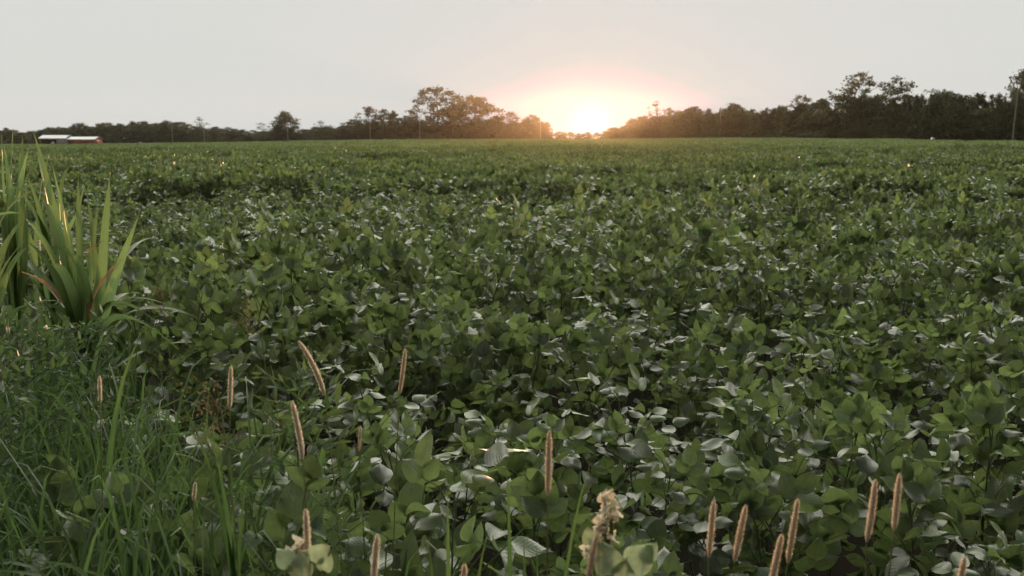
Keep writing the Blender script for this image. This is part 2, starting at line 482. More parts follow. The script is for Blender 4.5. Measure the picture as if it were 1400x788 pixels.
def instancer(name, pts, collection):
    me = bpy.data.meshes.new(name)
    me.vertices.add(len(pts))
    me.vertices.foreach_set('co', np.array([p[0] for p in pts], np.float32).ravel())
    for nm, typ, key, arr in (('rot', 'FLOAT_VECTOR', 'vector', [p[1] for p in pts]), ('scl', 'FLOAT_VECTOR', 'vector', [p[2] for p in pts])):
        a = me.attributes.new(nm, typ, 'POINT'); a.data.foreach_set(key, np.array(arr, np.float32).ravel())
    a = me.attributes.new('idx', 'INT', 'POINT'); a.data.foreach_set('value', np.array([p[3] for p in pts], np.int32))
    o = link(name, me)
    ng = bpy.data.node_groups.new(name, 'GeometryNodeTree')
    ng.interface.new_socket('Geometry', in_out='INPUT', socket_type='NodeSocketGeometry')
    ng.interface.new_socket('Geometry', in_out='OUTPUT', socket_type='NodeSocketGeometry')
    N, L = ng.nodes.new, ng.links.new
    gi, go = N('NodeGroupInput'), N('NodeGroupOutput')
    ci = N('GeometryNodeCollectionInfo'); ci.inputs['Collection'].default_value = collection
    ci.inputs['Separate Children'].default_value = True; ci.inputs['Reset Children'].default_value = True
    ip = N('GeometryNodeInstanceOnPoints'); ip.inputs['Pick Instance'].default_value = True
    def attr(nm, t):
        n = N('GeometryNodeInputNamedAttribute'); n.data_type = t; n.inputs['Name'].default_value = nm
        return n.outputs['Attribute']
    L(gi.outputs[0], ip.inputs['Points']); L(ci.outputs[0], ip.inputs['Instance'])
    L(attr('idx', 'INT'), ip.inputs['Instance Index'])
    er = N('FunctionNodeEulerToRotation'); L(attr('rot', 'FLOAT_VECTOR'), er.inputs[0]); L(er.outputs[0], ip.inputs['Rotation'])
    L(attr('scl', 'FLOAT_VECTOR'), ip.inputs['Scale']); L(ip.outputs[0], go.inputs[0])
    md = o.modifiers.new('scatter', 'NODES'); md.node_group = ng
    return o
crop = instancer('soybean_field', pts, src)
tag(crop, 'wide soybean crop stretching from the nearest plants back to the tree line', 'soybean field', kind='stuff')

# ------------------------------------------------------------------ blades
def bez(A, C, B, n):
    t = np.linspace(0, 1, n)[:, None]
    return (1-t)**2 * A + 2*t*(1-t) * C + t*t * B

def strap(geo, A, C, B, width, n=7, face=None, fold=.25, twist=0.0, prof=None, mat=0, ripple=0.0, seed=0, sway=0.0, droop=0.0):
    """long pointed leaf from A to B bowed through C; V-folded along the midrib"""
    A, C, B = map(lambda q: np.asarray(q, float), (A, C, B))
    P = bez(A, C, B, n)
    if droop:
        tt = np.linspace(0, 1, n); P[:, 2] -= abs(droop) * tt ** 5; P[:, 0] += droop * .9 * tt ** 4
    if sway:
        tt = np.linspace(0, 1, n)
        P[:, 0] += sway * np.sin(math.pi * tt * 1.0) * (.4 + tt); P[:, 1] += sway * .6 * np.sin(2 * math.pi * tt)
    T = np.gradient(P, axis=0); T /= np.linalg.norm(T, axis=1)[:, None] + 1e-9
    face = np.array([0, -1, .35]) if face is None else np.asarray(face, float)
    V, U = [], []
    for i in range(n):
        v = i / (n - 1)
        w = width * (float(np.interp(v, [0, .12, .35, .6, .85, 1], prof or [.55, .8, 1, .85, .42, .03]))) / 2
        a = np.cross(T[i], face); a /= np.linalg.norm(a) + 1e-9
        nn = np.cross(a, T[i])
        th = twist * v
        a, nn = a * math.cos(th) + nn * math.sin(th), nn * math.cos(th) - a * math.sin(th)
        rp = ripple * width * math.sin(v * 15 + seed)
        for s in (-1, 0, 1):
            V.append(P[i] + a * s * w + nn * (abs(s) * w * fold + (s * rp)))
            U.append(((s + 1) / 2, v))
    Fq = [(i*3+k, i*3+k+1, (i+1)*3+k+1, (i+1)*3+k) for i in range(n-1) for k in range(2)]
    geo.add(V, Fq, U, mat)

def grass_mass():
    geo = Geo(); g = np.random.default_rng(11)
    n = 0
    while n < 11000:
        y = g.uniform(.75, 4.6); x = g.uniform(-y * .75 - .6, y * .3 + .25)
        gs = grass_side(x, y)
        dens = np.clip((gs + .30) / .55, 0, 1) ** 1.4
        if y < 1.6: dens = max(dens, .10 if x < .35 else 0)
        if g.uniform() > dens: continue
        if x * x + y * y < .95: continue
        h = g.uniform(.40, 1.0) * (1 if y < 2.6 else .84)
        if abs(x) < .4 and y < 1.5: h *= .88
        az = g.uniform(0, 6.283); out = np.array([math.cos(az), math.sin(az), 0])
        b = g.uniform(.05, .42) * h
        A = np.array([x, y, 0.0]); Cc = A + np.array([0, 0, h * g.uniform(.75, 1.15)]) + out * b * .15
        B = A + out * b + np.array([0, 0, h * g.uniform(.72, 1.0)])
        strap(geo, A, Cc, B, g.uniform(.004, .0115), 7, face=-out + np.array([0, 0, .5]) + g.normal(0, .5, 3), fold=.3, twist=g.normal(0, .8))
        n += 1
    o = link('grass', geo.mesh('grass', M_GRASS))
    tag(o, 'tall green grass filling the weedy field margin at lower left', 'grass', kind='stuff')
grass_mass()

# ------------------------------------------------------------------ corn
def corn_plant(px, Y, tips, label, dry=(), base_py=432, lowz=.0, seed=0, group='corn plants at the left edge of the bean field', rnd=5, th=.72):
    g = np.random.default_rng(abs(seed))
    b = at(px, base_py, Y); bx, by = b[0], Y
    r_ = root('corn_plant', (bx, by, 0), label, 'corn plant', group)
    top = max([at(t[0], t[1], Y)[2] for t in tips] + [1.1])
    st = Geo(); st.tube([(0, 0, 0), (.004, 0, .35), (0, .003, .65), (0, 0, th + .12)], [.012, .011, .009, .005], 6)
    link('stalk', st.mesh('stalk', M_STALK), r_)
    lf = Geo()
    for t in tips:
        tx, ty, dy, bow = t[:4]; w = t[4] if len(t) > 4 else .062
        w *= .74
        B = at(tx, ty, Y + dy) - np.array([bx, by, 0])
        z0 = g.uniform(.45, th) if len(t) < 6 else t[5]
        A = np.array([0, 0, z0])
        mid = (A + B) / 2
        C_ = mid + np.array([-(B[0]) * .25, -(B[1]) * .25, bow])
        strap(lf, A, C_, B, w, 14, face=(g.normal(0, .35), -1, .3), fold=.32, twist=g.normal(0, 1.2), ripple=.07, seed=g.uniform(0, 6), sway=g.normal(0, .045), droop=(g.choice([-1, 1]) * g.uniform(.06, .17) if g.uniform() < .38 else 0.0), prof=[.6, .85, 1, .9, .5, .02])
    for _ in range(rnd + 4):
        az = g.uniform(0, 6.283); l = g.uniform(.45, .8); e = g.uniform(R(30), R(72))
        A = np.array([0, 0, g.uniform(.40, th + .06)]); out = np.array([math.cos(az), math.sin(az), 0])
        C_ = A + (out * math.cos(e) + np.array([0, 0, math.sin(e)])) * l * .62
        B = C_ + out * l * .42 + np.array([0, 0, g.uniform(-.25, .12) * l])
        strap(lf, A, C_, B, g.uniform(.026, .044), 14, face=-out * .5 + np.array([0, 0, 1]), fold=.3, twist=g.normal(0, .4), ripple=.05, seed=g.uniform(0, 6))
    link('foliage', lf.mesh('foliage', M_CORN), r_)
    for (p0, c, p1, w) in dry:
        d = Geo()
        A, C_, B = [at(q[0], q[1], Y - .06) - np.array([bx, by, 0]) for q in (p0, c, p1)]
        strap(d, A, C_, B, w, 14, fold=.6, twist=1.6, ripple=.14, seed=2)
        o = link('dry_leaf', d.mesh('dry_leaf', M_DRY), r_)
        o['label'] = 'dry brown curled leaf'
    return r_
FRONT = [(151, 236, .0, .05, .056), (107, 234, -.05, .02, .046), (190, 294, -.1, -.05, .060), (118, 258, .1, .02, .040), (72, 228, .05, .02, .046), (58, 262, .0, .10, .050, .62),
         (134, 276, .1, .03, .040), (36, 300, -.2, .14, .046), (92, 222, .15, .03, .042), (20, 356, -.15, .16, .044), (192, 424, -.25, .20, .040, .58), (84, 268, -.15, .20, .052, .62),
         (66, 276, -.1, .22, .050, .66), (168, 392, -.1, .17, .030, .60), (150, 330, .1, .03, .034), (98, 300, -.2, .16, .044), (40, 332, -.25, .12, .040), (8, 398, -.1, .18, .036), (128, 300, -.12, .10, .036), (60, 410, -.3, .2, .034)]
corn_plant(112, 3.9, FRONT,
           'front corn plant with wide fan of pale green blades and one dry brown leaf', dry=[((122, 436), (126, 392), (170, 353), .026), ((92, 420), (70, 380), (30, 372), .022), ((118, 345), (128, 338), (141, 330), .012)], seed=1, rnd=2)
corn_plant(72, 4.3, [(45, 178, .0, .03, .05), (57, 182, .1, .02, .044), (88, 245, -.1, .10, .04), (36, 238, -.1, .14, .05), (108, 290, .0, .16, .04), (28, 262, -.1, .12, .04), (66, 212, 0, .02, .044), (50, 205, .1, .02, .04), (80, 262, -.1, .03, .036), (18, 300, 0, .16, .04), (60, 230, .1, .06, .04)],
           'corn plant just behind the front one with narrow upright blades', seed=2, rnd=2, th=.85)
corn_plant(22, 4.1, [(18, 176, 0, .03, .062), (31, 184, .1, .02, .05), (6, 203, -.1, .06, .056), (-8, 196, 0, .04, .05), (40, 200, -.1, .03, .044), (56, 250, -.1, .16, .046), (12, 226, -.2, .10, .05), (28, 210, -.2, .03, .046), (2, 185, .1, .03, .05), (48, 222, 0, .10, .04), (36, 246, -.1, .18, .046), (-4, 240, -.2, .14, .04), (44, 190, .2, .02, .04), (24, 270, -.2, .2, .04)],
           'tallest corn plant, its dense dark blades rising above the tree line', seed=3, rnd=3, th=.95)
corn_plant(-25, 3.7, [(2, 262, -.1, .10, .046), (34, 300, -.1, .12, .046), (-20, 200, 0, .03, .05), (-45, 220, 0, .04, .05), (44, 322, -.1, .14, .036), (38, 338, -.2, .10, .034), (12, 232, .1, .06, .046), (-2, 212, .1, .03, .05), (24, 352, -.2, .16, .036), (14, 300, .1, .16, .04)],
           'corn plant at the very edge of the photo reaching blades inward', seed=4, rnd=4, th=.85)
corn_plant(-110, 4.0, [(-90, 190, 0, .03, .05), (-120, 210, 0, .03, .05), (-60, 240, -.1, .12, .046), (-150, 250, -.1, .12, .046)],
           'corn plant standing outside the left side of the view', seed=5, rnd=5, th=.9)

# ------------------------------------------------------------------ foxtails
def foxtail(px, py_top, py_bot, Y, label, lean_px=0, w=.0125, pale=False, seed=0, bend=0.0, blade=True):
    w *= .80
    g = np.random.default_rng(900 + seed)
    T = at(px + lean_px, py_top, Y); Bm = at(px, py_bot, Y)
    foot = np.array([Bm[0] - (T[0] - Bm[0]) * .9 + g.normal(0, .02), Y + g.normal(0, .03), 0])
    r_ = root('foxtail_grass', foot, label, 'foxtail', 'foxtail grass along the near field edge')
    T = T - foot; Bm = Bm - foot
    st = Geo(); P = bez(np.zeros(3), np.array([0, 0, Bm[2] * .55]), Bm, 9)
    st.tube(P, np.linspace(.0016, .0010, 9), 5, cap=False)
    link('stem', st.mesh('stem', M_STRAW), r_)
    hd = Geo(); n = 14
    side = np.array([bend, 0, 0]); mid = (T + Bm) / 2 + side
    P = bez(Bm, mid, T, n)
    prof = np.interp(np.linspace(0, 1, n), [0, .08, .4, .8, .95, 1], [.35, .85, 1, .85, .5, .15])
    hd.tube(P, prof * w * .36, 8, mat=0, cap=False)
    ax = (T - Bm) / np.linalg.norm(T - Bm)
    for i in range(1500):
        v = g.uniform(0, .985); p = bez(Bm, mid, T, 2)[0] * 0 + ((1-v)**2 * Bm + 2*v*(1-v) * mid + v*v * T)
        rr = float(np.interp(v, np.linspace(0, 1, n), prof)) * w
        q = rand_unit(g); q -= ax * q.dot(ax); q /= np.linalg.norm(q) + 1e-9
        d = q * .62 + ax * .85 + g.normal(0, .10, 3); d /= np.linalg.norm(d)
        a = np.cross(d, rand_unit(g)); a /= np.linalg.norm(a) + 1e-9
        s = p + q * rr * .18; l = rr * g.uniform(.40, .68) * (1.4 if g.uniform() < .06 else 1); ww = .00028
        hd.add([s - a * ww, s + a * ww, s + d * l + a * ww * .3, s + d * l - a * ww * .3], [(0, 1, 2, 3)], None, 1)
    link('seed_head', hd.mesh('seed_head', [M_SEEDCORE, M_SEEDPALE if pale else M_SEED]), r_)
    if blade:
        bl = Geo()
        for k in range(3):
            az = g.uniform(0, 6.28); z = g.uniform(.15, .5); l = g.uniform(.18, .3); out = np.array([math.cos(az), math.sin(az), 0])
            A = np.array([0, 0, z]); strap(bl, A, A + out * l * .35 + np.array([0, 0, l * .6]), A + out * l * .8 + np.array([0, 0, l * .55]), .007, 8, face=-out + np.array([0, 0, .8]))
        link('blade', bl.mesh('blade', M_GRASS), r_)
    return r_
FOX = [
 (749, 588, 678, 1.30, 'upright tan foxtail head alone in the middle of the lower bean leaves', 2, .0122, False, 0),
 (546, 476, 540, 1.75, 'short orange-brown foxtail head standing over bean leaves left of centre', 8, .0110, False, .002),
 (444, 466, 541, 1.62, 'long pale foxtail head bending over to the left above the beans', -36, .0130, True, .010),
 (414, 548, 628, 1.45, 'pale upright foxtail head in grass below the bending one', -15, .0125, True, .003),
 (314, 500, 560, 1.70, 'pale foxtail head rising straight from the grass beside a hazy seed panicle', 2, .0115, True, 0),
 (421, 696, 765, 1.22, 'pale foxtail head just above a small pale leaf clump near the bottom edge', -3, .0120, True, 0),
 (510, 730, 800, 1.20, 'tan foxtail head cut by the bottom edge left of the broad grass blade', 6, .0125, True, 0),
 (137, 514, 552, 1.80, 'small pale foxtail head deep in the dark grass at far left', -1, .0095, True, 0),
 (491, 582, 618, 1.75, 'tiny brown foxtail head between grass and beans near the left foxtail group', 2, .0075, False, 0),
 (265, 660, 686, 1.55, 'tiny pale foxtail tip low in the lower left grass', 2, .0075, True, 0),
 (969, 683, 763, 1.30, 'leftmost of the brown foxtail heads in the lower right, perfectly upright', 7, .0122, False, 0),
 (1004, 690, 768, 1.28, 'brown foxtail head second in the lower right group, tipped slightly right', 16, .0125, False, 0),
 (1053, 730, 805, 1.18, 'lowest tilted foxtail head in the lower right, cut by the bottom edge', 16, .0125, False, 0),
 (1077, 681, 770, 1.26, 'longest brown foxtail head in the lower right, between the low tilted one and the pair', 14, .0122, False, 0),
 (1185, 655, 741, 1.30, 'left and darker one of the close foxtail pair in the lower right', 12, .0135, False, .002),
 (1222, 647, 726, 1.34, 'right and higher one of the close foxtail pair in the lower right', 8, .0130, False, 0),
 (1309, 762, 812, 1.20, 'dim foxtail tip poking up at the bottom right corner', 10, .0115, False, 0),
 (633, 772, 815, 1.22, 'blunt reddish foxtail tip just showing at the bottom edge left of centre', 2, .0110, False, 0),
 (803, 728, 792, 1.18, 'brown foxtail head leaning against the wilted weed at bottom centre', 14, .0120, False, 0),
]
for i, f in enumerate(FOX):
    foxtail(f[0], f[1], f[2], f[3], f[4], f[5], f[6], f[7], i, f[8])

# ------------------------------------------------------------------ other weeds
def simple_leaf(L, W, seed):
    return leaflet_tpl(L, W, 8, 4, .25, .15, .1, .22, seed)

def broad_grass(px, y_top, Y, label, blades, seed):
    g = np.random.default_rng(seed); b = at(px, 788, Y); foot = np.array([b[0], Y, 0])
    r_ = root('broad_grass_tuft', foot, label, 'grass tuft', 'broad bladed grass tufts at the field edge')
    geo = Geo()
    for (tx, ty, bow, w) in blades:
        B = at(tx, ty, Y) - foot
        strap(geo, (g.normal(0, .01), g.normal(0, .01), 0), (B[0] * .1 + bow, 0, B[2] * .8), B, w, 12, face=(g.normal(0, .2), -1, .2), fold=.3, twist=g.normal(0, .5))
    link('blade', geo.mesh('blade', M_GRASS), r_)
broad_grass(703, 640, 1.35, 'stiff upright broad grass blade at bottom centre below the lone foxtail', [(693, 640, 0, .013), (716, 735, .02, .010)], 31)
broad_grass(745, 600, 1.30, 'thin grass blade arching right toward a bean leaf beside the wilted weed', [(808, 632, -.02, .008), (733, 745, .0, .009)], 32)
broad_grass(612, 690, 1.30, 'pair of short blunt grass blades at bottom left of centre', [(612, 675, 0, .012), (668, 722, 0, .011), (585, 735, 0, .008)], 33)
broad_grass(318, 600, 1.55, 'bright grass tuft with wide blades in the middle of the lower left grass', [(292, 610, .03, .014), (340, 640, -.02, .011), (248, 548, .06, .012), (318, 690, 0, .010)], 34)
broad_grass(150, 460, 2.1, 'yellow-green blade leaning right out of the dark lower left grass', [(193, 458, -.05, .016), (120, 560, 0, .012), (95, 520, .05, .012)], 35)

def feathery_weed(px, py_top, Y, label, seed, H=None):
    g = np.random.default_rng(seed); t = at(px, py_top, Y); foot = np.array([t[0], Y, 0]); H = t[2]
    r_ = root('feathery_weed', foot, label, 'weed', 'feathery weeds in the left margin')
    st = Geo(); lf = Geo(); tpl = simple_leaf(.05, .006, seed)
    st.tube([(0, 0, 0), (.01, 0, H * .5), (0, .01, H)], [.004, .003, .001], 5, cap=False)
    for i in range(46):
        z = H * (.35 + .63 * i / 46); az = i * 2.4; l = .20 * (1.15 - z / H) + .04
        out = np.array([math.cos(az), math.sin(az), 0]); A = np.array([.008, .004, z]); B = A + out * l + np.array([0, 0, l * .55])
        st.tube([A, (A + B) / 2 + np.array([0, 0, .01]), B], [.0012, .001, .0006], 4, cap=False)
        ms, ls = [], []
        for q in range(9):
            s = (q + 1) / 9; p = A + (B - A) * s
            d = out * .5 + np.array([0, 0, .4]) + g.normal(0, .55, 3)
            ms.append(frame(d, rand_unit(g)) * g.uniform(.6, 1.1)); ls.append(p)
        lf.stamp(tpl, np.array(ms), np.array(ls))
    link('stem', st.mesh('stem', M_STEM), r_); link('foliage', lf.mesh('foliage', M_WEED), r_)
feathery_weed(18, 430, 2.6, 'tall feathery weed with fine leaves at the left edge below the corn', 41)
feathery_weed(112, 436, 3.0, 'small pale tufted weed at the foot of the front corn plant', 42)
feathery_weed(-30, 470, 2.3, 'feathery weed leaning in at the far left edge', 43)
feathery_weed(60, 455, 2.8, 'short feathery weed between the tall one and the tufted one', 44)
feathery_weed(400, 505, 2.0, 'fine leaved weed half hidden in beans and grass beside the bending foxtail', 45)

def panicle(px, py, Y, label, seed):
    g = np.random.default_rng(seed); c = at(px, py, Y); foot = np.array([c[0] + .03, Y, 0])
    r_ = root('panicle_grass', foot, label, 'seed grass', 'grasses with open seed panicles')
    st = Geo(); P = bez(np.zeros(3), np.array([0, 0, c[2] * .8]), c - foot, 9); st.tube(P, np.linspace(.0016, .0008, 9), 4, cap=False)
    link('stem', st.mesh('stem', M_STRAW), r_)
    sd = Geo(); top = c - foot
    tpl = simple_leaf(.004, .0011, 1)
    for i in range(20):
        d = np.array([g.normal(-.35, .5), g.normal(0, .5), g.uniform(-.15, .75)]); d /= np.linalg.norm(d); l = g.uniform(.03, .075)
        A = top - np.array([0, 0, g.uniform(0, .07)]); B = A + d * l
        sd.tube([A, (A+B)/2 + np.array([0, 0, .005]), B], [.0004, .0003, .0002], 4, cap=False)
        ms = [frame(d + g.normal(0, .4, 3), rand_unit(g)) for _ in range(9)]; ls = [A + (B - A) * g.uniform(.3, 1) + g.normal(0, .004, 3) for _ in range(9)]
        sd.stamp(tpl, np.array(ms), np.array(ls))
    link('seed_panicle', sd.mesh('seed_panicle', M_DRYGRASS), r_)
panicle(300, 548, 1.45, 'blurred brownish seed panicle drooping left in the grass', 51)
panicle(352, 418, 2.3, 'straw coloured seed panicle standing above beans right of the corn', 52)
panicle(220, 398, 2.9, 'thin drooping seed panicle near the dry corn leaf', 53)

def wilted_weed(px, py, Y, label, seed, leaves, heads):
    g = np.random.default_rng(seed); c = at(px, py, Y); foot = np.array([c[0], Y, 0])
    r_ = root('wilted_weed', foot, label, 'weed')
    st = Geo(); fl = Geo(); lf = Geo()
    tpl = simple_leaf(.014, .006, 3)
    for (hx, hy) in heads:
        B = at(hx, hy, Y) - foot
        st.tube(bez(np.zeros(3), np.array([0, 0, B[2] * .7]), B, 8), np.linspace(.003, .0016, 8), 5, cap=False)
        ms = [frame(rand_unit(g) + np.array([0, 0, .3]), rand_unit(g)) * g.uniform(.6, 1.2) for _ in range(15)]
        ls = [B + g.normal(0, .0042, 3) for _ in range(15)]
        fl.stamp(tpl, np.array(ms), np.array(ls))
    for (lx, ly, s, rot) in leaves:
        B = at(lx, ly, Y - .02) - foot
        st.tube(bez(np.zeros(3), np.array([0, 0, B[2] * .8]), B, 8), np.linspace(.003, .0014, 8), 5, cap=False)
        d = np.array([math.sin(rot), -.25, math.cos(rot)])
        lf.stamp(simple_leaf(.066 * s, .028 * s, int(rot * 10) + 5), np.array([frame(d, np.array([0, -1, .5]) + g.normal(0, .2, 3))]), np.array([B]))
    link('stem', st.mesh('stem', M_STRAW), r_); link('flower_head', fl.mesh('flower_head', M_WILT), r_); link('foliage', lf.mesh('foliage', M_PALEWEED), r_)
wilted_weed(832, 720, 1.22, 'pale weed with crumpled beige flower heads and light lobed leaves at bottom centre', 61,
            [(838, 785, .75, -.3), (858, 778, .75, .7), (810, 745, .4, -.3), (880, 765, .45, .5), (850, 800, .6, .1)], [(828, 686), (835, 700), (824, 715), (838, 706), (831, 735), (818, 728), (806, 752)])
wilted_weed(412, 765, 1.22, 'small pale weed with wrinkled leaves under the bottom left foxtail', 62,
            [(400, 775, .5, -.6), (425, 765, .5, .9), (412, 790, .6, 0), (440, 780, .4, .5)], [(404, 758), (418, 752)])

# ------------------------------------------------------------------ trees
LEAF4 = (np.array([(-.5, 0, 0), (0, -.65, .12), (.5, 0, 0), (0, .65, .12)]), np.array([(0, 1, 2, 3)]), np.array([(0, .5), (.5, 0), (1, .5), (.5, 1)]))

def make_tree(seed, H, env, n_cl, cl_r, n_leaf, leaf, base, skew=0.0, limbs=9, trunk_r=.16, shell=.45, stems=1):
    """env: (height fraction, radius fraction of H). Returns trunk and crown meshes and the crown's width."""
    g = np.random.default_rng(abs(seed))
    tr = Geo(); cr = Geo()
    hs = [e[0] for e in env]; rs = [e[1] for e in env]
    cl = []
    while len(cl) < n_cl:
        h = g.uniform(base, .985); Rr = float(np.interp(h, hs, rs))
        if g.uniform() > .25 + Rr / max(rs): continue
        az = g.uniform(0, 6.283)
        lump = 1 + .30 * mnoise.noise(Vector((math.cos(az) * 1.4 + seed, math.sin(az) * 1.4, h * 4)))
        r = Rr * lump * g.uniform(0, 1) ** shell
        cl.append(np.array([math.cos(az) * r * H + skew * H * h * h, math.sin(az) * r * H, h * H]))
    cl = np.array(cl)
    for s_ in range(stems):
        off = np.array([(s_ - (stems-1)/2) * .25, 0, 0])
        ph = g.uniform(0, 6.28)
        ts = np.linspace(0, 1, 9)
        P = np.array([[math.sin(ph + 3 * t) * .018 * H * t + skew * H * t * t * .85 + off[0], math.cos(ph + 2 * t) * .018 * H * t, H * .86 * t] for t in ts])
        tr.tube(P, trunk_r * (1 - .86 * ts) + .02, 7, cap=False)
    lm = []
    order = g.permutation(n_cl)[:limbs]
    for k in order:
        E = cl[k]; t0 = np.clip((E[2] / H - .22) * .9, base * .5, .8)
        S = np.array([np.interp(t0, ts, P[:, j]) for j in range(3)])
        mid = S * .45 + E * .55 + np.array([0, 0, -.03 * H]) + g.normal(0, .02 * H, 3)
        Q = bez(S, mid, E, 7); lm.append(Q)
        tr.tube(Q, np.linspace(trunk_r * .38 * (1 - .5 * t0), .018, 7), 5, cap=False)
    LM = np.concatenate(lm) if lm else P
    for E in cl:
        D = np.linalg.norm(LM - E, axis=1) + (LM[:, 2] > E[2]) * .1 * H
        S = LM[np.argmin(D)]
        if np.linalg.norm(S - E) > .02 * H:
            tr.tube(bez(S, (S + E) / 2 + g.normal(0, .015 * H, 3), E, 4), np.linspace(.035, .012, 4), 4, cap=False)
    ms, ls = [], []
    for E in cl:
        rr = cl_r * g.uniform(.6, 1.3); nl = int(n_leaf * (rr / cl_r) ** 1.6)
        pos = E + g.normal(0, 1, (nl, 3)) * np.array([rr, rr, rr * .62]) * .55
        for p in pos:
            n = rand_unit(g) + np.array([0, 0, .5]) + (p - E) / (rr + .01) * .4
            ms.append(frame(rand_unit(g), n) * leaf * g.uniform(.6, 1.3)); ls.append(p)
    cr.stamp(LEAF4, np.array(ms), np.array(ls))
    V = np.concatenate(cr.v)
    wid = np.percentile(V[:, 0], 98.5) - np.percentile(V[:, 0], 1.5); top = np.percentile(V[:, 2], 99.7)
    cx = (np.percentile(V[:, 0], 98.5) + np.percentile(V[:, 0], 1.5)) / 2
    return tr.mesh('trunk', M_BARK), cr.mesh('crown', M_TREE), wid, top, cx

TREES = {}
ROUND = [(0, .18), (.12, .34), (.35, .42), (.6, .40), (.8, .30), (.93, .16), (1, .03)]
OVAL = [(0, .12), (.15, .24), (.4, .30), (.65, .27), (.85, .17), (1, .03)]
LOOSE = [(.2, .10), (.4, .30), (.6, .38), (.8, .32), (.93, .18), (1, .05)]
WISP = [(.3, .05), (.6, .14), (.8, .17), (.95, .10), (1, .03)]
TREES['dense'] = [make_tree(s, 10, ROUND, 150, .75, 46, .30, .05, shell=.42) for s in (1, 2, 3)]
TREES['oval'] = [make_tree(s, 10, OVAL, 120, .68, 46, .28, .06, shell=.45) for s in (4, 5, 6)]
TREES['ragged'] = [make_tree(s, 10, [(0, .2), (.3, .33), (.55, .30), (.75, .24), (.9, .16), (1, .05)], 90, .62, 44, .28, .05, shell=.6) for s in (7, 8, 9)]
TREES['loose'] = [make_tree(s, 10, LOOSE, 84, .60, 40, .25, .16, shell=.55, limbs=12) for s in (10, 11)]
TREES['halfbare'] = [make_tree(s, 10, [(.1, .3), (.4, .40), (.7, .40), (.9, .26), (1, .05)], 130, .60, 44, .26, .08, shell=.5, limbs=16) for s in (12,)]
TREES['wispy'] = [make_tree(s, 10, WISP, 22, .48, 22, .20, .45, shell=.7, limbs=8, trunk_r=.1) for s in (13, 14)]
TREES['leaning'] = [make_tree(s, 10, [(.1, .28), (.35, .36), (.6, .33), (.8, .22), (.93, .14), (1, .04)], 92, .52, 36, .23, .10, skew=.16, shell=.6, limbs=13) for s in (15, 16)]
TREES['bush'] = [make_tree(s, 10, [(0, .5), (.3, .62), (.6, .52), (.85, .3), (1, .05)], 90, 1.05, 42, .42, .04, shell=.5, limbs=6, trunk_r=.2, stems=3) for s in (17, 18, 19)]

tg = np.random.default_rng(77)
def plant_tree(kind, px, top_py, width_px, label, group=None, back=8.0, name='tree', cat='tree', var=None, flip=False):
    Y = interp(px, EDGE_D) + back
    x = (px - 700) / F * Y; z = terrain(x, Y)
    H = at(px, top_py, Y)[2] - z
    arr = TREES[kind]; tk, ck, wid, top, cx = arr[int(tg.integers(0, len(arr))) if var is None else var]
    W = width_px / F * Y
    sx = W / wid; sz = H / top
    rz = 0.0 if kind in ('leaning', 'halfbare', 'wispy') else tg.uniform(0, 6.283)
    r_ = root(name, (x - cx * sx * (1 if rz == 0 else 0), Y, z - .05), label, cat, group, rz, (sx * (-1 if flip else 1), sx, sz))
    link('trunk', tk, r_); link('crown', ck, r_)
    return r_

# trees that stand out ---------------------------------------
plant_tree('wispy', 281, 160, 20, 'thin see-through tree rising alone above the left wood', back=14)
plant_tree('dense', 393, 153, 34, 'compact dome-topped dark tree standing apart left of centre', back=10, var=0)
plant_tree('bush', 386, 172, 44, 'broad dark bush around the foot of the dome-topped tree', back=6, name='bush', cat='bush')
plant_tree('wispy', 364, 168, 18, 'faint wispy tree just left of the dome-topped tree', back=20)
plant_tree('wispy', 445, 165, 26, 'low wispy tree with level twigs right of the dome-topped tree', back=18)
plant_tree('loose', 507, 146, 34, 'loose crowned tree with a spiky top behind the pale pole', back=12, var=0)
plant_tree('ragged', 528, 150, 24, 'ragged tree close right of the spiky-topped tree', back=14, var=1)
plant_tree('oval', 541, 152, 16, 'narrow tree with a pointed tip left of the round low tree', back=16, var=0)
plant_tree('dense', 487, 164, 40, 'low rounded dark tree in front of the spiky-topped tree', back=5, var=1)
plant_tree('dense', 561, 159, 42, 'low round tree at the left foot of the tallest central tree', back=6, var=2)
plant_tree('halfbare', 597, 120, 66, 'tallest central tree, its airy crown full of sky gaps on the right', back=12)
plant_tree('dense', 649, 132, 66, 'big solid round-headed tree glowing brown beside the tallest central tree', back=8, var=0)
plant_tree('loose', 697, 153, 34, 'loose orange-lit tree right of the big round-headed tree', back=12, var=1)
plant_tree('loose', 727, 157, 28, 'orange-lit tree behind the pole nearest the sun', back=14, var=0)
plant_tree('wispy', 896, 138, 26, 'spindly tree with a flat tuft on top right of the sun', back=16, var=0)
plant_tree('ragged', 912, 148, 22, 'uneven tree beside the spindly tuft-topped one', back=16, var=2)
plant_tree('ragged', 945, 146, 36, 'flat-topped brown tree left of the pole right of the sun', back=10, var=0)
plant_tree('dense', 1000, 142, 46, 'rounded tree right behind the pole right of the sun', back=12, var=1)
plant_tree('loose', 1090, 131, 40, 'thin crowned tree left of the two big leaning trees', back=20, var=1)
plant_tree('leaning', 1156, 99, 88, 'tallest tree of the right wood, open branches leaning to the right', back=16, var=0)
plant_tree('leaning', 1211, 107, 66, 'second leaning open tree, just right of the tallest in the right wood', back=14, var=1)
plant_tree('wispy', 1272, 122, 40, 'thin bare-topped tree between the leaning trees and the right edge', back=26, var=1)
plant_tree('loose', 1386, 96, 52, 'high thin crowned tree behind the pole at the right edge', back=22, var=0)

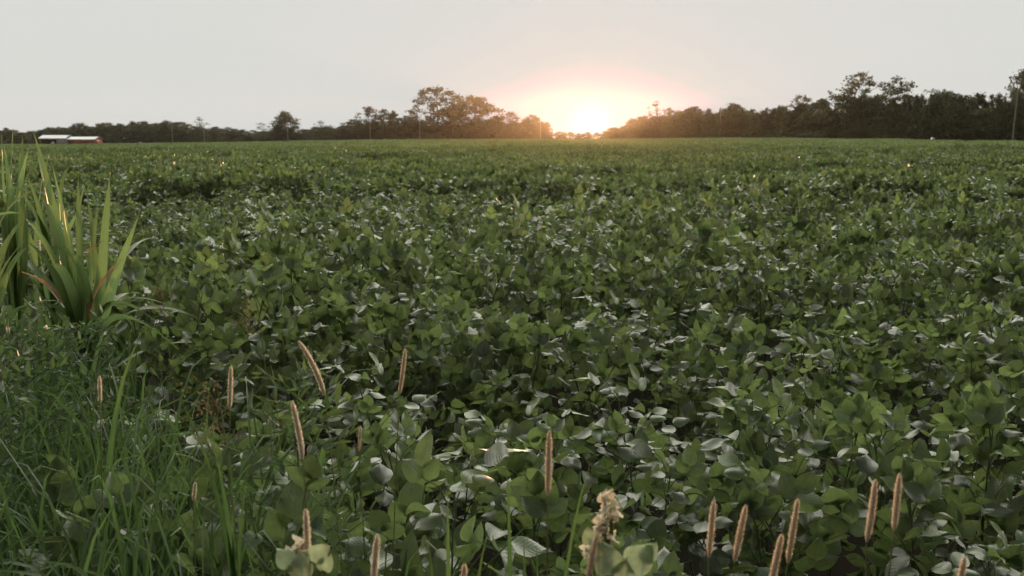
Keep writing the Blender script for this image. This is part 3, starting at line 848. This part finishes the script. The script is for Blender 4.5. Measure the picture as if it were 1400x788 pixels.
# woods: skyline read along the tree line --------------------
SKY = [(-480, 168), (-200, 172), (-60, 176), (0, 176), (15, 174), (35, 182), (60, 177), (90, 174), (120, 171), (160, 169), (230, 167), (255, 168), (265, 175), (300, 174), (330, 177), (355, 179), (375, 176), (412, 181), (430, 175), (470, 173), (500, 168), (550, 168), (585, 169), (620, 168), (680, 166), (705, 160), (730, 163), (745, 169), (765, 176), (785, 179.5), (822, 179.5), (838, 172), (860, 166), (890, 160), (930, 152), (970, 153), (1020, 148), (1050, 148), (1065, 150), (1085, 140), (1120, 137), (1180, 134), (1230, 133), (1260, 131), (1300, 129), (1345, 131), (1370, 122), (1400, 118), (1500, 112), (1900, 100)]
WOODS = [
 (-480, 262, 15, 'left', 'leafy tree in the long even wood behind the red barn', 'trees of the long wood behind the barn'),
 (262, 470, 14, 'gap', 'low leafy tree in the broken hedge line around the dome-topped tree', 'low trees of the broken hedge line'),
 (470, 745, 16, 'centre', 'brownish leafy tree filling the grove left of the sun', 'trees of the grove left of the sun'),
 (836, 1062, 13, 'sun', 'brown tinted leafy tree in the wood just right of the sun', 'trees of the wood right of the sun'),
 (1062, 1900, 14, 'right', 'dark green leafy tree in the dense wood along the right side', 'trees of the dense dark wood on the right')]
for (a, b, step, nm, lab, grp) in WOODS:
    px = a
    outer = lambda p: p < -120 or p > 1520
    while px < b:
        sk = interp(px, SKY)
        w = tg.uniform(20, 40); hk = (190 - sk) / 32
        clr = 26 if 40 < px < 165 else 0
        kind = ['dense', 'oval', 'ragged', 'dense'][int(tg.integers(0, 4))]
        if kind == 'oval': w *= .75
        plant_tree(kind, px, sk + tg.choice([-3, -1, 1, 5, 9]) * hk + tg.uniform(-1, 1), w, lab, grp, back=tg.uniform(2, 20) + clr)
        if not outer(px):
            plant_tree(['ragged', 'oval'][int(tg.integers(0, 2))], px + step * .5, sk + tg.uniform(-2, 6) * hk, w * .8, lab, grp, back=tg.uniform(18, 30) + clr)
        px += step * tg.uniform(.8, 1.2) * (2.0 if outer(px) else 1)
# low bushes along the foot of the woods
BUSHES = [(-200, 262, 'low bush at the foot of the long wood behind the barn', 'bushes at the foot of the long wood'),
          (262, 470, 'low bush in the broken hedge line left of centre', 'bushes of the broken hedge line'),
          (470, 760, 'low bush under the grove left of the sun', 'bushes under the grove left of the sun'),
          (760, 838, 'small low bush in the gap straight below the sun', 'bushes in the gap under the sun'),
          (838, 1062, 'low bush at the foot of the wood right of the sun', 'bushes at the foot of the wood right of the sun'),
          (1062, 1560, 'dark low bush at the foot of the dense right wood', 'bushes at the foot of the dense right wood')]
for (a, b, lab, grp) in BUSHES:
    px = a + 4
    while px < b:
        Y = interp(px, EDGE_D); hp = tg.uniform(2.6, 4.6) / Y * F
        base_py = HORIZON + (1.55 - terrain((px-700)/F*Y, Y)) * F / Y
        t = base_py - hp
        if 44 < px < 160:
            px += 8; continue
        if 755 < px < 840: t = tg.uniform(179.5, 182)
        plant_tree('bush', px, t, tg.uniform(16, 26) * (1 if px < 1000 else 1.35), lab, grp, back=tg.uniform(3, 8) if not 755 < px < 840 else tg.uniform(6, 40), name='bush', cat='bush')
        px += tg.uniform(9, 15) * (1 if px < 1000 else 1.4)
plant_tree('bush', 1102, 184.5, 7, 'small dark round bush standing alone on the dry strip before the right wood', None, back=1, name='bush', cat='bush', var=0)

# woodland mass closing the view behind the rows
wm = Geo(); wg = np.random.default_rng(3); ms, ls = [], []
for px in np.arange(-700, 2100, 4.0):
    if 748 < px < 845: continue
    Y0 = interp(px, EDGE_D) + 34
    sk = interp(px, SKY)
    zt = at(px, sk + .38 * (191 - sk), Y0)[2]; x0 = (px - 700) / F * Y0; z0 = terrain(x0, Y0)
    for _ in range(int(26 + 3 * max(0, zt - z0))):
        Y = Y0 + wg.uniform(0, 14); x = (px - 700 + wg.uniform(-3, 3)) / F * Y
        zz = z0 + (zt - z0) * wg.uniform(0, 1) ** .8 * (1 + .12 * mnoise.noise(Vector((x * .2, 1.3, 0))))
        ms.append(frame(rand_unit(wg), rand_unit(wg)) * wg.uniform(.6, 1.5)); ls.append((x, Y, zz))
wm.stamp(LEAF4, np.array(ms), np.array(ls))
tag(link('woods', wm.mesh('woods', M_TREE)), 'dim leafy depth of the woods behind the front row of trees', 'woods', kind='stuff')

# ------------------------------------------------------------------ utility poles
def pole(px, top, bot, label, lean=0, box=False):
    Y = interp(px, EDGE_D) - .5
    x = (px - 700) / F * Y; z = terrain(x, Y); H = at(px, top, Y)[2] - z
    r_ = root('utility_pole', (x, Y, z), label, 'utility pole', 'utility poles along the far road')
    r_.rotation_euler = (0, lean, 0)
    s = Geo(); s.tube([(0, 0, -.3), (0, 0, H * .5), (0, 0, H)], [.19, .165, .13], 8, cap=False); s.box(-.1, .1, -.1, .1, H - .02, H + .01)
    link('shaft', s.mesh('shaft', M_POLE), r_)
    i = Geo(); i.tube([(0, 0, H), (0, 0, H + .12), (0, 0, H + .2), (0, 0, H + .34)], [.03, .06, .075, .04], 8, cap=False)
    link('insulator', i.mesh('insulator', M_CERAMIC), r_)
    b = Geo(); b.tube([(.16, 0, H - 1.15), (.30, 0, H - .95), (.30, 0, H - .9)], [.02, .02, .02], 6); link('bracket', b.mesh('bracket', M_POLE), r_)
    if box:
        t = Geo(); t.tube([(.42, 0, H - 1.5), (.42, 0, H - 1.45), (.42, 0, H - .62), (.42, 0, H - .55)], [.18, .27, .27, .2], 12, cap=False)
        t.box(.14, .42, -.03, .03, H - 1.2, H - 1.1)
        link('transformer', t.mesh('transformer', M_CERAMIC), r_)
pole(241, 172, 197, 'faint pole against the middle of the long left wood')
pole(284, 170, 196, 'pole below the thin see-through tree at the end of the left wood')
pole(397, 169, 194, 'pole in front of the dome-topped tree left of centre')
pole(508.5, 163, 191, 'pale pole carrying a round transformer in front of the spiky-topped tree', box=True)
pole(575.5, 159, 191, 'pole in front of the left side of the tallest central tree')
pole(738.5, 164, 192, 'pole lit orange just left of the sun')
pole(981, 147, 190, 'pale pole in front of the brown wood right of the sun')
pole(1377, 122, 193, 'tall leaning pole before the dark wood at the right edge', lean=R(1.6))

# ------------------------------------------------------------------ barn
def barn():
    Y = 440.0; u = Y / F
    x0, x1, x2 = (60.5 - 700) * u, (96 - 700) * u, (135 - 700) * u
    z = terrain(x0 + 5, Y) + 1.05
    r_ = root('barn', (x0, Y, z), 'long low red barn with pale metal roofs, its taller left bay standing open', 'barn')
    w1 = x1 - x0; w2 = x2 - x0; D = 9.0; e1, e2 = 2.75, 2.35; h1, h2 = 4.25, 3.55
    P = Geo(); P.box(0, .9, 0, .2, 0, e1); link('corner_wall', P.mesh('corner_wall', M_RED), r_)
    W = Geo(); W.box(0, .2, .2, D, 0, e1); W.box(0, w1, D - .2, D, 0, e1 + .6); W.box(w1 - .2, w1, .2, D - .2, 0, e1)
    link('bay_wall', W.mesh('bay_wall', M_BAYWALL), r_)
    S = Geo(); S.box(w1 * .655, w1, 0, .19, 0, e1); d = link('sliding_door', S.mesh('sliding_door', M_WHITESHEET), r_)
    B = Geo(); B.box(w1 * .655, w1, -.05, 0, e1 - .16, e1 - .02); link('track', B.mesh('track', M_CERAMIC), d)
    L_ = Geo(); L_.box(.9, w1 * .655, 0, .15, e1 - .28, e1); link('lintel', L_.mesh('lintel', M_WHITESHEET), r_)
    Q = Geo(); Q.box(w1 + .003, w2, .3, .5, 0, e2); Q.box(w2 - .2, w2, .5, D - .5, 0, e2); Q.box(w1 + .01, w2, D - .5, D - .3, 0, e2 + .3)
    link('wall', Q.mesh('wall', M_RED), r_)
    T = Geo(); T.box(w1 + .02, w1 + .75, .24, .30, 0, e2 - .02); T.box(w1 + .75, w2 + .02, .25, .298, e2 - .22, e2 - .01); link('trim', T.mesh('trim', M_WHITESHEET), r_)
    def gable(xa, xb, ya, yb, e, h, nm):
        g = Geo(); ym = (ya + yb) / 2; t = .12
        for (y0, y1, z0_, z1_) in ((ya, ym, e, h), (ym, yb, h, e)):
            V = [(xa, y0, z0_), (xb, y0, z0_), (xb, y1, z1_), (xa, y1, z1_), (xa, y0, z0_ + t), (xb, y0, z0_ + t), (xb, y1, z1_ + t), (xa, y1, z1_ + t)]
            g.add(V, [(0,3,2,1),(4,5,6,7),(0,1,5,4),(1,2,6,5),(2,3,7,6),(3,0,4,7)])
        o = link('roof', g.mesh('roof', M_ROOF, False), r_)
        c = Geo(); c.box(xa, xb, ym - .15, ym + .15, h + t + .002, h + t + .05); link('ridge_cap', c.mesh('ridge_cap', M_ROOF, False), o)
    gable(-.35, w1 + .25, -.4, D + .4, e1 + .02, h1, 'left')
    gable(w1 + .27, w2 + .35, -.1, D - .1, e2 + .02, h2, 'right')
    # gable infill
    G_ = Geo()
    for (xa, e, h, ya, yb, m) in ((.1, e1, h1, 0, D, 0), (w2 - .1, e2, h2, .3, D - .3, 0)):
        G_.add([(xa, ya, e), (xa, yb, e), (xa, (ya+yb)/2 + .05, h - .05), (xa, (ya+yb)/2 - .05, h - .05)], [(0, 1, 2, 3)])
    link('gable', G_.mesh('gable', M_RED, False), r_)
    # tarped heap before the bay
    t = root('tarped_heap', (x0 + w1 * .56, Y - 1.6, z), 'small white tarp-covered heap with a pointed top before the open barn bay', 'tarp')
    g2 = Geo(); V = []; U = []
    hg = np.random.default_rng(4)
    for i, (h, rr) in enumerate([(0, 1.0), (.4, .9), (.9, .62), (1.35, .34), (1.75, .06)]):
        for k in range(10):
            a = 6.283 * k / 10; q = rr * (1 + .15 * math.sin(3 * a + i) + hg.normal(0, .05)); V.append((q * math.cos(a) * 1.0 + .18 * i * .5, q * .7 * math.sin(a), h))
    g2.add(V, [(i*10+k, i*10+(k+1) % 10, (i+1)*10+(k+1) % 10, (i+1)*10+k) for i in range(4) for k in range(10)])
    link('tarp', g2.mesh('tarp', M_TARP, False), t)
barn()

# ------------------------------------------------------------------ far cars and boxes
def car(px, Y, label, rz, L_=4.4, Wd=1.8):
    x = (px - 700) / F * Y; z = terrain(x, Y)
    r_ = root('parked_car', (x, Y, z), label, 'car', 'white cars parked along the far road', rz)
    def loft(secs, mat, nm, par):
        g = Geo(); V = []
        for (xx, w, z0_, z1_) in secs:
            V += [(xx, -w/2, z0_), (xx, w/2, z0_), (xx, w/2, z0_ + (z1_-z0_) * .6), (xx, w/2 * .88, z1_), (xx, -w/2 * .88, z1_), (xx, -w/2, z0_ + (z1_-z0_) * .6)]
        n = len(secs)
        Fq = [(i*6+k, i*6+(k+1) % 6, (i+1)*6+(k+1) % 6, (i+1)*6+k) for i in range(n-1) for k in range(6)]
        for o in (0, (n-1)*6): Fq += [(o, o+1, o+2, o+3), (o, o+3, o+4, o+5)]
        g.add(V, Fq); return link(nm, g.mesh(nm, mat), par)
    b = loft([(-L_/2, 1.5, .45, .8), (-L_/2+.3, 1.75, .3, .9), (-.9, Wd, .25, .95), (.9, Wd, .25, .98), (L_/2-.25, 1.75, .3, .95), (L_/2, 1.55, .45, .85)], M_CARWHITE, 'body', r_)
    loft([(-.95, 1.6, .93, .97), (-.35, 1.5, .95, 1.38), (1.0, 1.5, .95, 1.40), (1.7, 1.55, .93, .99)], M_GLASS, 'window', r_)
    loft([(-.32, 1.36, 1.385, 1.44), (1.0, 1.36, 1.40, 1.45)], M_CARWHITE, 'roof', r_)
    for sx in (-1.35, 1.35):
        for sy in (-.8, .8):
            w = Geo(); w.tube([(sx, sy - .1, .32), (sx, sy + .1, .32)], .32, 12, cap=False); ww = link('wheel', w.mesh('wheel', M_RUBBER), r_)
            q = Geo(); q.tube([(sx, sy - .11, .32), (sx, sy + .11, .32)], [.18, .18], 6); link('rim', q.mesh('rim', M_CERAMIC), ww)
car(149.5, 428, 'white car parked side-on just right of the red barn', 0.0, 3.7)
car(558, 452, 'small white car seen end-on below the low round tree', R(78))
def utility_box(px, Y, w, h, label):
    x = (px - 700) / F * Y; z = terrain(x, Y)
    r_ = root('utility_box', (x, Y, z), label, 'utility box', 'pale utility boxes by the far road')
    g = Geo(); g.box(-w/2, w/2, -w/2, w/2, 0, h * .86); link('body', g.mesh('body', M_CARWHITE, False), r_)
    c = Geo(); V = [(-w*.56, -w*.56, h*.86), (w*.56, -w*.56, h*.86), (w*.56, w*.56, h*.86), (-w*.56, w*.56, h*.86), (-w*.3, -w*.3, h), (w*.3, -w*.3, h), (w*.3, w*.3, h), (-w*.3, w*.3, h)]
    c.add(V, [(0,3,2,1),(4,5,6,7),(0,1,5,4),(1,2,6,5),(2,3,7,6),(3,0,4,7)]); link('lid', c.mesh('lid', M_CARWHITE, False), r_)
utility_box(1269, 207, .62, 1.5, 'little white utility box before the dark wood on the right')
utility_box(197.5, 440, 1.1, 1.7, 'pale box at the foot of the left wood, well right of the barn and car')
utility_box(528, 448, 1.0, 1.3, 'tiny pale box at the wood edge between the transformer pole and the end-on car')

# dry grass fringe along the crop's far edge
tuft = Geo(); fg = np.random.default_rng(8)
fringe = Geo()
for px in np.arange(-100, 1500, 1.0):
    for _ in range(6):
        Y = interp(px, EDGE_D) + fg.uniform(-1, 3.5); x = (px - 700 + fg.uniform(-.6, .6)) / F * Y; z = terrain(x, Y)
        h = fg.uniform(.4, .95) * (1.15 if 1040 < px < 1260 else .9)
        b = fg.normal(0, .15, 2); w = .07
        fringe.add([(x - w, Y, z), (x + w, Y, z), (x + b[0] + w * .4, Y + b[1], z + h), (x + b[0] - w * .4, Y + b[1], z + h)], [(0, 1, 2, 3)])
tag(link('dry_grass', fringe.mesh('dry_grass', M_DRYGRASS)), 'pale dry grass along the far edge of the crop', 'grass', kind='stuff')

# ------------------------------------------------------------------ air
SUN_PX = 806
SUN_EL = R(0.5)
SUN_AZ = math.atan((SUN_PX - 700) / F)
SD = Vector((math.sin(SUN_AZ) * math.cos(SUN_EL), math.cos(SUN_AZ) * math.cos(SUN_EL), math.sin(SUN_EL)))
HAZE_D, HAZE_G = 0.000078, 0.87
hz = Geo(); hz.box(-900, 900, -900, 900, -6.0, 32.0)
hm, nt, N, L = new_mat('evening_haze')
o_ = N('ShaderNodeOutputMaterial'); pv = N('ShaderNodeVolumePrincipled')
pv.inputs['Color'].default_value = (0.98, 0.84, 0.68, 1); pv.inputs['Density'].default_value = HAZE_D; pv.inputs['Anisotropy'].default_value = HAZE_G
L(pv.outputs[0], o_.inputs['Volume'])
tag(link('haze', hz.mesh('haze', hm, False)), 'thin warm evening haze over the field', 'haze', kind='stuff')

# ------------------------------------------------------------------ sky, sun, camera
world = bpy.data.worlds.new('World'); scene.world = world; world.use_nodes = True
nt = world.node_tree; nt.nodes.clear(); N, L = nt.nodes.new, nt.links.new
wo = N('ShaderNodeOutputWorld'); bg = N('ShaderNodeBackground'); bg.inputs['Strength'].default_value = 0.10
sky = N('ShaderNodeTexSky'); sky.sky_type = 'NISHITA'; sky.sun_disc = False; sky.sun_elevation = SUN_EL; sky.sun_rotation = SUN_AZ
sky.air_density = 1.0; sky.dust_density = 2.0; sky.ozone_density = 1.0
def WM(op, a, b=None, c=None):
    n = N('ShaderNodeMath'); n.operation = op
    for i, v in enumerate((a, b, c)):
        if v is None: continue
        if isinstance(v, (int, float)): n.inputs[i].default_value = v
        else: L(v, n.inputs[i])
    return n.outputs[0]
tc = N('ShaderNodeTexCoord'); nrm = N('ShaderNodeVectorMath'); nrm.operation = 'NORMALIZE'; L(tc.outputs['Generated'], nrm.inputs[0])
dt = N('ShaderNodeVectorMath'); dt.operation = 'DOT_PRODUCT'; L(nrm.outputs[0], dt.inputs[0]); dt.inputs[1].default_value = SD
d = dt.outputs['Value']; dc = WM('MAXIMUM', d, 0.0)
sx = N('ShaderNodeSeparateXYZ'); L(nrm.outputs[0], sx.inputs[0])
# thin high veil of cloud, brightest toward the sunset side, with a backlight band added
def sstep(v, a, b):
    n = N('ShaderNodeMapRange'); n.interpolation_type = 'SMOOTHSTEP'
    n.inputs['From Min'].default_value = a; n.inputs['From Max'].default_value = b
    L(v, n.inputs['Value']); return n.outputs['Result']
z = sx.outputs['Z']
low = WM('ADD', .19, WM('MULTIPLY', sstep(d, -.35, .75), .80))
band = WM('MULTIPLY', WM('MULTIPLY', sstep(z, .165, .36), WM('SUBTRACT', 1.0, sstep(z, .45, .95))), WM('POWER', WM('MAXIMUM', d, 0.0), .8))  # bright band added to the sky above the view, backlights the crop
veil = WM('MULTIPLY', WM('ADD', low, WM('MULTIPLY', sstep(z, .3, .95), .12)), 7.0)
backlight_band = WM('MULTIPLY', band, 50.0)
def col(vec, val):
    m = N('ShaderNodeVectorMath'); m.operation = 'SCALE'; m.inputs[0].default_value = vec; L(val, m.inputs['Scale']); return m.outputs[0]
def addv(a, b):
    m = N('ShaderNodeVectorMath'); m.operation = 'ADD'; L(a, m.inputs[0]); L(b, m.inputs[1]); return m.outputs[0]
comp = WM('MULTIPLY', WM('MULTIPLY', WM('POWER', WM('ADD', 1.0, WM('MULTIPLY', WM('SUBTRACT', 1.0, d), 103.0)), -1.5), WM('DIVIDE', .0356, WM('MAXIMUM', z, .0356))), 12.5)
c = addv(addv(col((.985, 1.0, .965), veil), col((1.0, .95, .80), backlight_band)), col((-1.0, -.50, -.21), comp))
vm = N('ShaderNodeVectorMath'); vm.operation = 'MAXIMUM'; L(c, vm.inputs[0]); L(col((.32, .56, .82), veil), vm.inputs[1]); c = vm.outputs[0]
core = WM('MULTIPLY', WM('POWER', dc, 9000.0), 6.0)
aure = WM('MULTIPLY', WM('POWER', dc, 1500.0), 0.5)
c = addv(c, addv(col((1.0, .90, .72), core), col((1.0, .80, .58), aure)))
sk = N('ShaderNodeVectorMath'); sk.operation = 'SCALE'; L(sky.outputs[0], sk.inputs[0]); sk.inputs['Scale'].default_value = 0.03
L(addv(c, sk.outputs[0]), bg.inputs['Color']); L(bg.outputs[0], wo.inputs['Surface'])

sl = bpy.data.lights.new('sun', 'SUN'); sl.energy = 3.0; sl.angle = R(0.6); sl.color = (1.0, .54, .25)
so = bpy.data.objects.new('sun', sl); COL.objects.link(so)
so.rotation_euler = (-SD).to_track_quat('-Z', 'Y').to_euler(); so.location = (30, 100, 60)

cam = bpy.data.cameras.new('camera'); cam.lens = 35; cam.sensor_width = 36; cam.clip_start = .05; cam.clip_end = 6000
cam.dof.use_dof = True; cam.dof.focus_distance = 3.1; cam.dof.aperture_fstop = 8.0
co = bpy.data.objects.new('camera', cam); COL.objects.link(co)
co.location = EYE; co.rotation_euler = (math.pi / 2 - PITCH, 0, 0)
scene.camera = co

vs = scene.view_settings; scene.display_settings.display_device = 'sRGB'
vs.view_transform = 'Standard'; vs.look = 'None'; vs.exposure = 0.0; vs.gamma = 1.0; vs.use_curve_mapping = False
cy = scene.cycles
cy.max_bounces = 8; cy.diffuse_bounces = 1; cy.glossy_bounces = 2; cy.transmission_bounces = 4; cy.volume_bounces = 1; cy.transparent_max_bounces = 8
cy.use_denoising = True; cy.caustics_reflective = False; cy.caustics_refractive = False
cy.sample_clamp_indirect = 4.0
